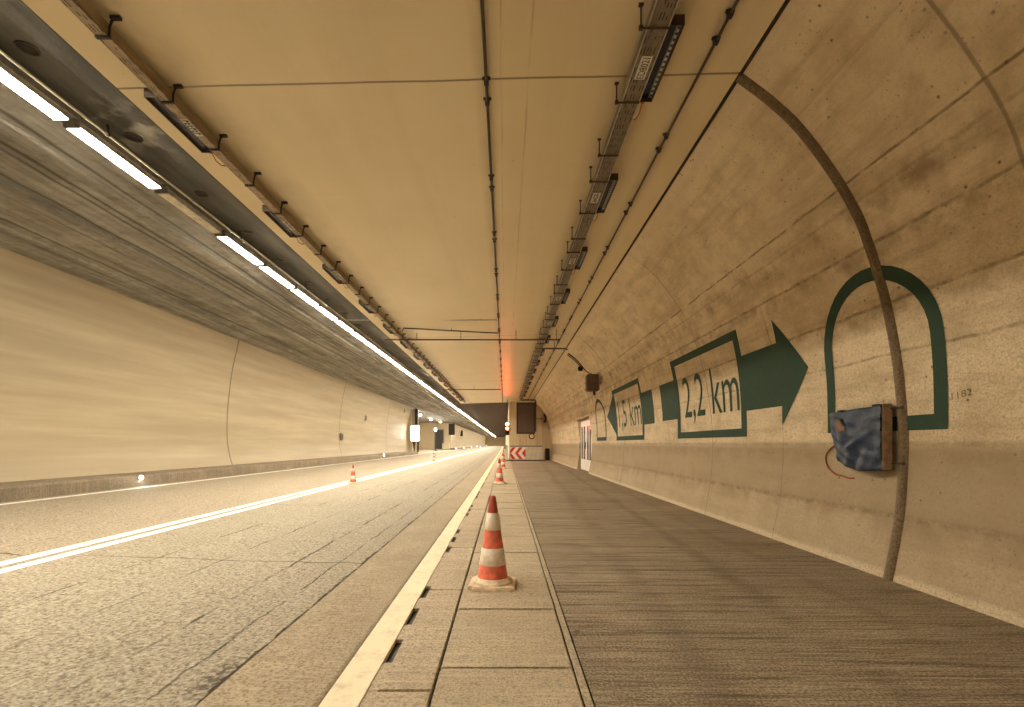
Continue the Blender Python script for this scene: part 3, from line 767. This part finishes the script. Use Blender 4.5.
# ------------------------------------------------------------------ blue cover hung on the wall beside the joint strip
t = thing('covered_wall_box', 'wall box under a crumpled blue tarpaulin beside the tan joint strip', 'covered box', (0, 0, 0))
y0, y1, s0, s1 = 4.345, 5.06, .955, 1.51
xb = lambda z: wx_at(z)
zb, zt = onwall(0, s0)[2], onwall(0, s1)[2]
XF = 3.265
NU, NV = 36, 30
vs = []; fs = []
def cover(u, v):
    """u along the wall (0 near, 1 far), v up"""
    y = y0+(y1-.13*(1-v)**1.3-y0)*u; z = zb+(zt-zb)*v
    z += .055*(1-v)*(u**2.4)-.03*v*u                       # the far lower corner hangs higher
    z -= .020*math.sin(math.pi*u)*(1-v)*2
    d = u+.75*v                                            # drape runs down from the near top corner
    cr = .011*math.sin(13*d+2.*v)*math.sin(math.pi*min(1, u*1.05))+.006*math.sin(23*(u+.25*v)+3*math.sin(4*v))+.004*math.sin(29*v-11*u)
    q = (v-(.16+.52*(1-u)))/.05                            # one deep crease from low on the far side up to the near side
    fold = (-.026*math.exp(-q*q)+.018*math.exp(-(q-1.6)**2))*max(0, min(1, (u-.10)*4))*max(0, min(1, (.80-u)*5))
    bulge = -.030*math.sin(math.pi*min(1, u*1.1))*math.sin(math.pi*min(1, v*.9+.1))
    return (XF+bulge+cr*.9+fold+.012*u, y, z)
for j in range(NV+1):
    for i in range(NU+1): vs.append(cover(i/NU, j/NV))
W = NU+1
for j in range(NV):
    for i in range(NU): fs.append((j*W+i, j*W+i+1, (j+1)*W+i+1, (j+1)*W+i))
# turned-back edges reaching the wall
def skirt(idx):
    b = len(vs)
    for q in idx:
        x, y, z = vs[q]; vs.append((wx_at(z)-.005, y, z))
    for k in range(len(idx)-1): fs.append((idx[k], idx[k+1], b+k+1, b+k))
skirt([i for i in range(W)]); skirt([NV*W+i for i in range(W)]); skirt([j*W+NU for j in range(NV+1)])
mb = MB(); mb.add(vs, fs, True); mb.build('tarpaulin', TARP, t)
bd = MB().box(XF+.006, wx_at(zb)-.045, y0-.016, y0-.002, zb-.01, zt+.012, .004).build('edge_board', BOARD, t)
for z in (zb+.05, zt-.03):
    MB().tube([(wx_at(z)-.05, y0-.017, z), (wx_at(z)-.05, y0-.06, z), (wx_at(z)-.02, y0-.10, z)], .009, 6).box(wx_at(z)-.035, wx_at(z)-.002, y0-.115, y0-.09, z-.014, z+.014).build('bracket_hook', DMET, t)
# brown patch with a tear, on the cover
vs = []; fs = []
for j in range(9):
    for i in range(9):
        u, v = .64+.22*i/8, .64+.22*j/8+.01*math.sin(i); x, y, z = cover(u, v); vs.append((x-.006, y, z))
for j in range(8):
    for i in range(8):
        if i < 3 and j > 5-i: continue
        fs.append((j*9+i, j*9+i+1, (j+1)*9+i+1, (j+1)*9+i))
MB().add(vs, fs, True).build('brown_patch', plain('brown_patch_cloth', (.20,.115,.07), .7), t)
vs = [cover(.745-.12*k/8, .86-.13*k/8) for k in range(9)]
MB().tube([(x-.010, y, z) for x, y, z in vs], [.005]+[.016]*6+[.009, .004], 8).build('tear_flap', BLACK, t)
for u in (.1, .78): x, y, z = cover(u, 1.); MB().box(x-.008, x+.05, y-.03, y+.03, z-.004, z+.014, .004).build('tie', BLACK, t)
# red cable looping out below
lp = []
for k in range(15):
    a = math.radians(75+k*15.5); lp.append((3.36, 5.06+.095*math.cos(a-math.pi/2)*1.0+.02, zb+.085+.155*math.sin(a)))
loop = [(4.98,1.17),(5.087,1.167),(5.196,1.135),(5.274,1.072),(5.286,.997),(5.232,.915),(5.117,.859),(5.012,.850),(4.93,.835),(4.85,.84)]
tag(MB().tube([onwall(a, b, .012) for a, b in catmull(loop, 5)], .0075, 8).build('red_cable', plain('dark_red_cable', (.36,.085,.04), .55)), 'thin red cable looping out beside the blue tarpaulin', 'cable')

# ------------------------------------------------------------------ fittings on the right wall
t = thing('loudspeaker', 'brown box loudspeaker on the right wall above the distant arch', 'loudspeaker', (0, 15.5, 0))
def wp(s, off, y=0.): x, _, z = onwall(0, s, off); return (x, y, z)
x, z = 2.74, 3.06
MB().box(x-.22, x+.14, -.16, .16, z-.27, z+.25, .02).build('cabinet', plain('brown_speaker_paint', (.15,.088,.065), .5), t)
MB().box(x-.228, x-.218, -.13, .13, z-.23, z+.21).build('grille', DMET, t)
MB().box(x+.142, x+.165, -.20, .18, z-.24, z+.14, .004).box(x+.16, x+.225, -.16, .12, z-.06, z+.02).build('bracket', GMET, t)
MB().tube([(x+.02, .0, z-.26), (x+.03, 0, z-.38)], .04, 8).build('cable_gland', BLACK, t)
MB().tube([wp(q, .03, 1.15-.75*(3.75-q)/.35 if q < 3.75 else 1.15) for q in (3.42, 3.5, 3.6, 3.75, 3.95, 4.15, 4.35, 4.6)], .018, 6).build('conduit', DMET, t)
t = thing('wall_camera', 'small black camera under a short conduit on the upper right wall', 'camera', (0, 16.9, 0))
MB().tube([wp(q, .03) for q in (3.98, 4.15, 4.35, 4.6)], .016, 6).build('conduit', DMET, t)
x, y, z = wp(3.93, .075)
MB().lathe([(.001, -.07), (.07, -.07), (.085, -.03), (.085, .05), (.03, .09), (.001, .09)], 16, (x, y, z)).build('body', BLACK, t)

# ------------------------------------------------------------------ traffic cones
def make_cone(name_label, H, group):
    t = thing('traffic_cone', name_label, 'traffic cone', (0, 0, 0), 0, group); k = H/.75
    hb = .19*k
    bm = bmesh.new(); bmesh.ops.create_cube(bm, size=1)
    for v in bm.verts: v.co = Vector((v.co.x*2*hb, v.co.y*2*hb, .016*k+v.co.z*.032*k))
    bmesh.ops.bevel(bm, geom=[e for e in bm.edges if abs(e.verts[0].co.z-e.verts[1].co.z) > .01*k], offset=.035*k, segments=4, affect='EDGES')
    bmesh.ops.bevel(bm, geom=[e for e in bm.edges if min(e.verts[0].co.z, e.verts[1].co.z) > .02*k], offset=.008*k, segments=2, affect='EDGES')
    mb = MB(); mb.bm(bm)
    mb.lathe([(r*k, h*k) for r, h in ((.165,.030),(.166,.045),(.158,.052),(.152,.052),(.150,.066),(.138,.074),(.126,.074))], 40)
    mb.build('base', CBASE, t)
    R = lambda h: (.126-(.126-.024)*(h-.07)/(.75-.07))
    mb = MB().lathe([(R(h)*k, h*k) for h in (.06, .2, .35, .5, .61)], 40); mb.build('body', REDC, t)
    for a, b in ((.179, .319), (.466, .607)):
        MB().lathe([((R(a)+.000)*k, a*k), ((R(a)+.0035)*k, (a+.002)*k), ((R(b)+.0035)*k, (b-.002)*k), (R(b)*k, b*k)], 40).build('reflective_sleeve', WBAND, t)
    mb = MB().lathe([(R(.607)*k, .607*k), (R(.735)*k, .735*k), (.020*k, .748*k), (.012*k, .75*k), (.010*k, .72*k), (.0005, .715*k)], 32); mb.build('tip', REDTIP, t)
    return t
G1 = 'cones along the footway'
c1 = make_cone('large red and white cone on the footway slabs, nearest the viewer', .735, G1)
c1.location = (-.10, 4.10, .003); c1.rotation_euler = (0, 0, -.07)
for j, (y, x) in enumerate(((14.55, -.16), (23.6, -.10), (33., -.10), (43., -.12), (53., -.14), (63., -.16), (74., -.2), (86., -.2))):
    dup(c1, (x, y, .003), random.uniform(-.3, .3), f'distant red and white cone on the footway, {ordinal(j+2)} of the row')
G2 = 'small cones between the lanes'
c2 = make_cone('small red and white cone standing between the lanes, the nearer one', .53, G2); c2.location = (-4.17, 13.72, RZ(-4.17)+.001)
dup(c2, (-4.42, 31., RZ(-4.42)+.006), .2, 'tiny far red and white cone on the white centre line')

# ------------------------------------------------------------------ bay end: sign panel, chevron barrier, signal
t = thing('sign_panel', 'dark framed sign panel hanging at the end wall', 'sign', (1.39, 33.4, CAMZ+1.72))
MB().box(-.59, .59, -.02, .12, -1.03, 1.03, .02).build('panel', plain('brown_sign_back', (.105,.07,.055), .5), t)
MB().box(-.62, -.52, -.05, .02, -1.05, 1.05, .01).box(.52, .62, -.05, .02, -1.05, 1.05, .01).box(-.52, .52, -.05, .02, .95, 1.05, .01).box(-.52, .52, -.05, .02, -1.05, -.95, .01).build('frame', plain('dark_sign_frame', (.045,.03,.026), .5), t)
MB().tube([(-.32, .0, 1.22), (.62, .0, 1.22), (.66, .0, 1.16), (.66, .0, -.9)], .05, 8).tube([(-.32, 0, 1.22), (-.32, 0, 1.38)], .05, 8).build('bracket', DMET, t)
mb = MB(); R_, n = .17, 20
mb.tube([(.40+R_*math.cos(2*math.pi*k/n), 0, -1.2+R_*math.sin(2*math.pi*k/n)) for k in range(n+1)], .035, 6); mb.build('cable_coil', BLACK, t)
t = thing('barrier', 'grey board barrier with red and white chevrons at the end wall', 'barrier', (1.45, 34.5, 0))
MB().prism([(-1.13, .0), (1.15, .0), (1.08, .98), (-1.08, .98)], 0, .35).build('board', BARR, t)
MB().box(-1.12, 1.12, -.02, .37, .97, 1.04, .01).build('top_rail', FRAMEB, t)
MB().box(-1.2, 1.3, -.06, .4, .0, .07, .01).build('foot', BLACK, t)
px0, px1, pz0, pz1 = -1.09, -.04, .13, .93
ch = MB().box(px0, px1, -.03, .0, pz0, pz1).build('chevron_panel', plain('white_sign_sheet', (.84,.78,.68), .45, .4, 0., .08), t)
zm = (pz0+pz1)/2; w = (px1-px0)
for a in (-.16, .30, .76):
    A = px0+w*a; hw_ = w*.22; dx = w*.30
    mb = MB()
    def clipx(q): return max(px0, min(px1, q))
    for zz0, zz1 in ((pz0, zm), (zm, pz1)):
        lo = zz0 == pz0
        steps = 8
        for q in range(steps):
            f0, f1 = q/steps, (q+1)/steps
            za, zb_ = zz0+(zz1-zz0)*f0, zz0+(zz1-zz0)*f1
            xa = A+dx*((1-f0) if lo else f0); xb_ = A+dx*((1-f1) if lo else f1)
            pl = [(clipx(xa), za), (clipx(xa+hw_), za), (clipx(xb_+hw_), zb_), (clipx(xb_), zb_)]
            if pl[1][0]-pl[0][0] < .002 and pl[2][0]-pl[3][0] < .002: continue
            mb.prism(pl, -.034, -.029)
    mb.build('red_chevron', REDS, ch)
t = thing('delineator_board', 'narrow white marker board at the corner of the end wall', 'marker board', (.10, 34.2, 0))
MB().prism([(-.09, .0), (.13, .0), (.10, 1.1), (-.05, 1.1)], 0, .06).build('board', WHITE, t)
MB().box(-.12, .14, -.1, .16, 0, .06, .01).build('foot', BLACK, t)
t = thing('traffic_signal', 'dark signal head glowing amber at the corner of the end wall', 'traffic signal', (.16, 34.7, CAMZ+1.08))
MB().box(-.15, .15, 0, .2, -.47, .47, .03).build('head', BLACK, t)
for dz, mt in ((.30, REDL), (0., AMBER), (-.30, DGLASS)):
    MB().lathe([(.0005, -.012), (.06, -.010), (.10, 0.0), (.10, .01)], 20, (0, 0, dz), 'Y').build('lens', mt, t)
    vs = []; fs = []
    for k in range(13):
        a = math.radians(-20+k*220/12)
        for yy in (0, -.14): vs.append((.115*math.cos(a), yy, dz+.115*math.sin(a)))
    for k in range(12): fs.append((2*k, 2*k+1, 2*k+3, 2*k+2))
    mb = MB().add(vs, fs, True); o = mb.build('visor', BLACK, t)
    sd = o.modifiers.new('thick', 'SOLIDIFY'); sd.thickness = .006
MB().tube([(.0, .1, .47), (.0, .1, CZ(.16)-CAMZ-1.08)], .03, 8).tube([(0, .15, 0), (.22, .3, 0), (.22, 1.75, 0)], .03, 8).build('mounting_arm', DMET, t)
t = thing('wall_camera', 'grey camera on the end wall beside the dark sign panel', 'camera', (2.72, 36.3, CAMZ+1.85))
MB().box(-.14, .14, -.35, .05, -.12, .12, .03).build('body', GMET, t)
MB().tube([(.16, 0, .3), (.2, -.1, 0), (.16, 0, -.28)], .10, 8).build('bracket', DMET, t)
MB().tube([(-.14, -.05, -.02), (-.7, -.05, .03)], .018, 6).build('cable', DMET, t)
tag(MB().box(2.85, 3.17, 35.4, 35.9, 0, .85, .03).build('low_post', BLACK), 'low dark post in the corner where end wall meets right wall', 'post')

# ------------------------------------------------------------------ far left: kerb lamps, lit sign, lay-by lamps, small wall boxes
mk = thing('kerb_marker', 'bright white marker lamp on the near left kerb', 'kerb lamp', (-8.52, 11.67, kz-.06), 0, 'marker lamps on the left kerb')
MB().box(-.01, .03, -.07, .07, -.045, .055, .008).build('housing', GMET, mk)
MB().lathe([(.0005, .066), (.026, .058), (.040, .040), (.042, .02)], 14, (0, 0, 0), 'X').build('lens', MARK, mk)
for j, y in enumerate([35., 87., 103., 127., 152., 170., 190., 210., 230.]):
    lb = 'bright white marker lamp on the left kerb before the lay-by' if j == 0 else f'distant white marker lamp on the far left kerb, {ordinal(j)} beyond the lay-by'
    dup(mk, (-8.52, y, kz-.06), 0, lb)
wb = thing('wall_box', 'x', 'wall box', (0, 0, 0), 0, 'boxes on the left wall')
MB().box(0, .09, -.16, .16, -.21, .21, .01).build('housing', GMET, wb)
MB().box(.088, .097, -.12, .12, -.16, .16).build('cover', DMET, wb)
for j, (y, z, lb) in enumerate(((28.7, CAMZ+.42, 'grey box low on the left wall beside a wall joint'), (33.6, CAMZ+1.75, 'small grey box halfway up the left wall'), (45.5, CAMZ+3.05, 'dark box high on the left wall before the lay-by'))):
    p = (-9.42 if z < 3.5 else -9.2, y, z)
    if j == 0: wb.location = p; wb['label'] = lb
    else: dup(wb, p, 0, lb)
t = thing('lit_sign', 'tall glowing white sign box where the left wall ends', 'lit sign', (-8.62, 48., 0))
MB().box(-.42, .42, -.08, .25, CAMZ+.25, CAMZ+1.8, .03).build('sign_box', GMET, t)
MB().box(-.38, .38, -.1, -.078, CAMZ+.3, CAMZ+1.75).build('light_panel', FLOODN, t)
MB().box(-.02, .22, -.1, .2, CAMZ+1.85, CAMZ+3.4, .02).build('dark_panel', BLACK, t)
MB().box(-.30, .30, -.02, .2, CAMZ+1.8, CAMZ+3.3, .02).build('back_plate', GMET, t)
MB().prism([(-.28, CAMZ+.25), (.05, CAMZ+.25), (-.08, CAMZ-.75), (-.14, CAMZ-.75)], 0, .15).box(.18, .34, 0, .15, CAMZ-.75, CAMZ+.25).build('stand', DMET, t)
fl = None
for j, (x, y, z) in enumerate(((-9.5, 56., CAMZ+3.30), (-9.7, 65.5, CAMZ+3.28), (-9.6, 74.5, CAMZ+3.32))):
    lb = f'bright ceiling floodlight over the left lay-by, {ordinal(j+1)} in line'
    if fl is None:
        fl = thing('floodlight', lb, 'floodlight', (x, y, z), 0, 'floodlights over the left lay-by')
        MB().lathe([(.0005, -.14), (.09, -.11), (.14, -.02), (.14, .0)], 16).build('lens', FLOOD, fl)
        MB().lathe([(.16, 0), (.16, .08), (.05, .14), (.05, DZ-z)], 16).build('ceiling_mount', GMET, fl)
    else: dup(fl, (x, y, z), 0, lb)
t = thing('lamp_pole', 'slim pole with a bright lamp before the far door wall', 'lamp pole', (-9.7, 70., RZ(-9.7)))
MB().tube([(0, 0, 0), (0, 0, 3.2)], .06, 8).build('pole', DMET, t)
MB().lathe([(.28, 0), (.28, .05), (.06, .1)], 16).build('foot', DMET, t)
MB().lathe([(.0005, -.03), (.13, -.01), (.15, .03)], 16, (0, -.12, 2.95), 'Y').build('lens', FLOOD, t)
MB().box(-.2, .2, -.08, .16, 2.72, 3.18, .03).build('lamp_head', BLACK, t)
t = thing('hanging_sign', 'dark sign hanging from the lane ceiling at the far lay-by corner', 'sign', (-8.85, 83., CAMZ+2.6))
MB().box(-.5, .5, -.08, .1, -1.1, .75, .02).build('panel', BLACK, t)
MB().tube([(-.3, 0, .7), (-.3, 0, DZ-CAMZ-2.6)], .04, 6).tube([(.3, 0, .7), (.3, 0, DZ-CAMZ-2.6)], .04, 6).build('hanger', DMET, t)
t = thing('cabinet', 'low pale cabinet standing before the far lay-by wall', 'cabinet', (-9.95, 84.2, RZ(-9.95)))
MB().box(-.62, .62, -.3, .3, .05, 1.05, .03).build('body', BAYC, t)
MB().box(-.56, -.02, -.32, -.295, .12, .98, .01).box(.02, .56, -.32, -.295, .12, .98, .01).build('door', BAYC, t)
MB().box(-.6, .6, -.26, .28, 0, .06).build('plinth', DMET, t)
ws = thing('wall_sign', 'small dark sign on the distant left wall', 'sign', (-9.1, 105., CAMZ+2.2), 0)
MB().box(-.3, .25, -.1, .1, -.55, .65, .02).build('panel', BLACK, ws)
MB().tube([(-.3, 0, 0), (-.4, 0, 0)], .05, 6).build('bracket', DMET, ws)

# ------------------------------------------------------------------ light, camera, view
w = bpy.data.worlds.new('tunnel_fill'); SC.world = w; w.use_nodes = True
w.node_tree.nodes['Background'].inputs[0].default_value = (1., .8, .52, 1); w.node_tree.nodes['Background'].inputs[1].default_value = .9  # warm fill through the open rear end, added to brighten camera-facing sides
cam = bpy.data.cameras.new('camera'); co = bpy.data.objects.new('camera', cam); COL.objects.link(co)
co.location = (0, 0, CAMZ); co.rotation_euler = (math.pi/2, 0, 0)
cam.sensor_width = 36.; cam.sensor_fit = 'HORIZONTAL'; cam.lens = 36.*F/1024.
cam.shift_x = (512-VX)/1024.; cam.shift_y = (VY-353.5)/1024.
cam.clip_start = .05; cam.clip_end = 1000
SC.camera = co
vs_ = SC.view_settings; vs_.view_transform = 'Standard'; vs_.look = 'None'; vs_.exposure = .06; vs_.gamma = 1.; vs_.use_curve_mapping = False
SC.cycles.use_denoising = True; SC.cycles.max_bounces = 14; SC.cycles.diffuse_bounces = 8
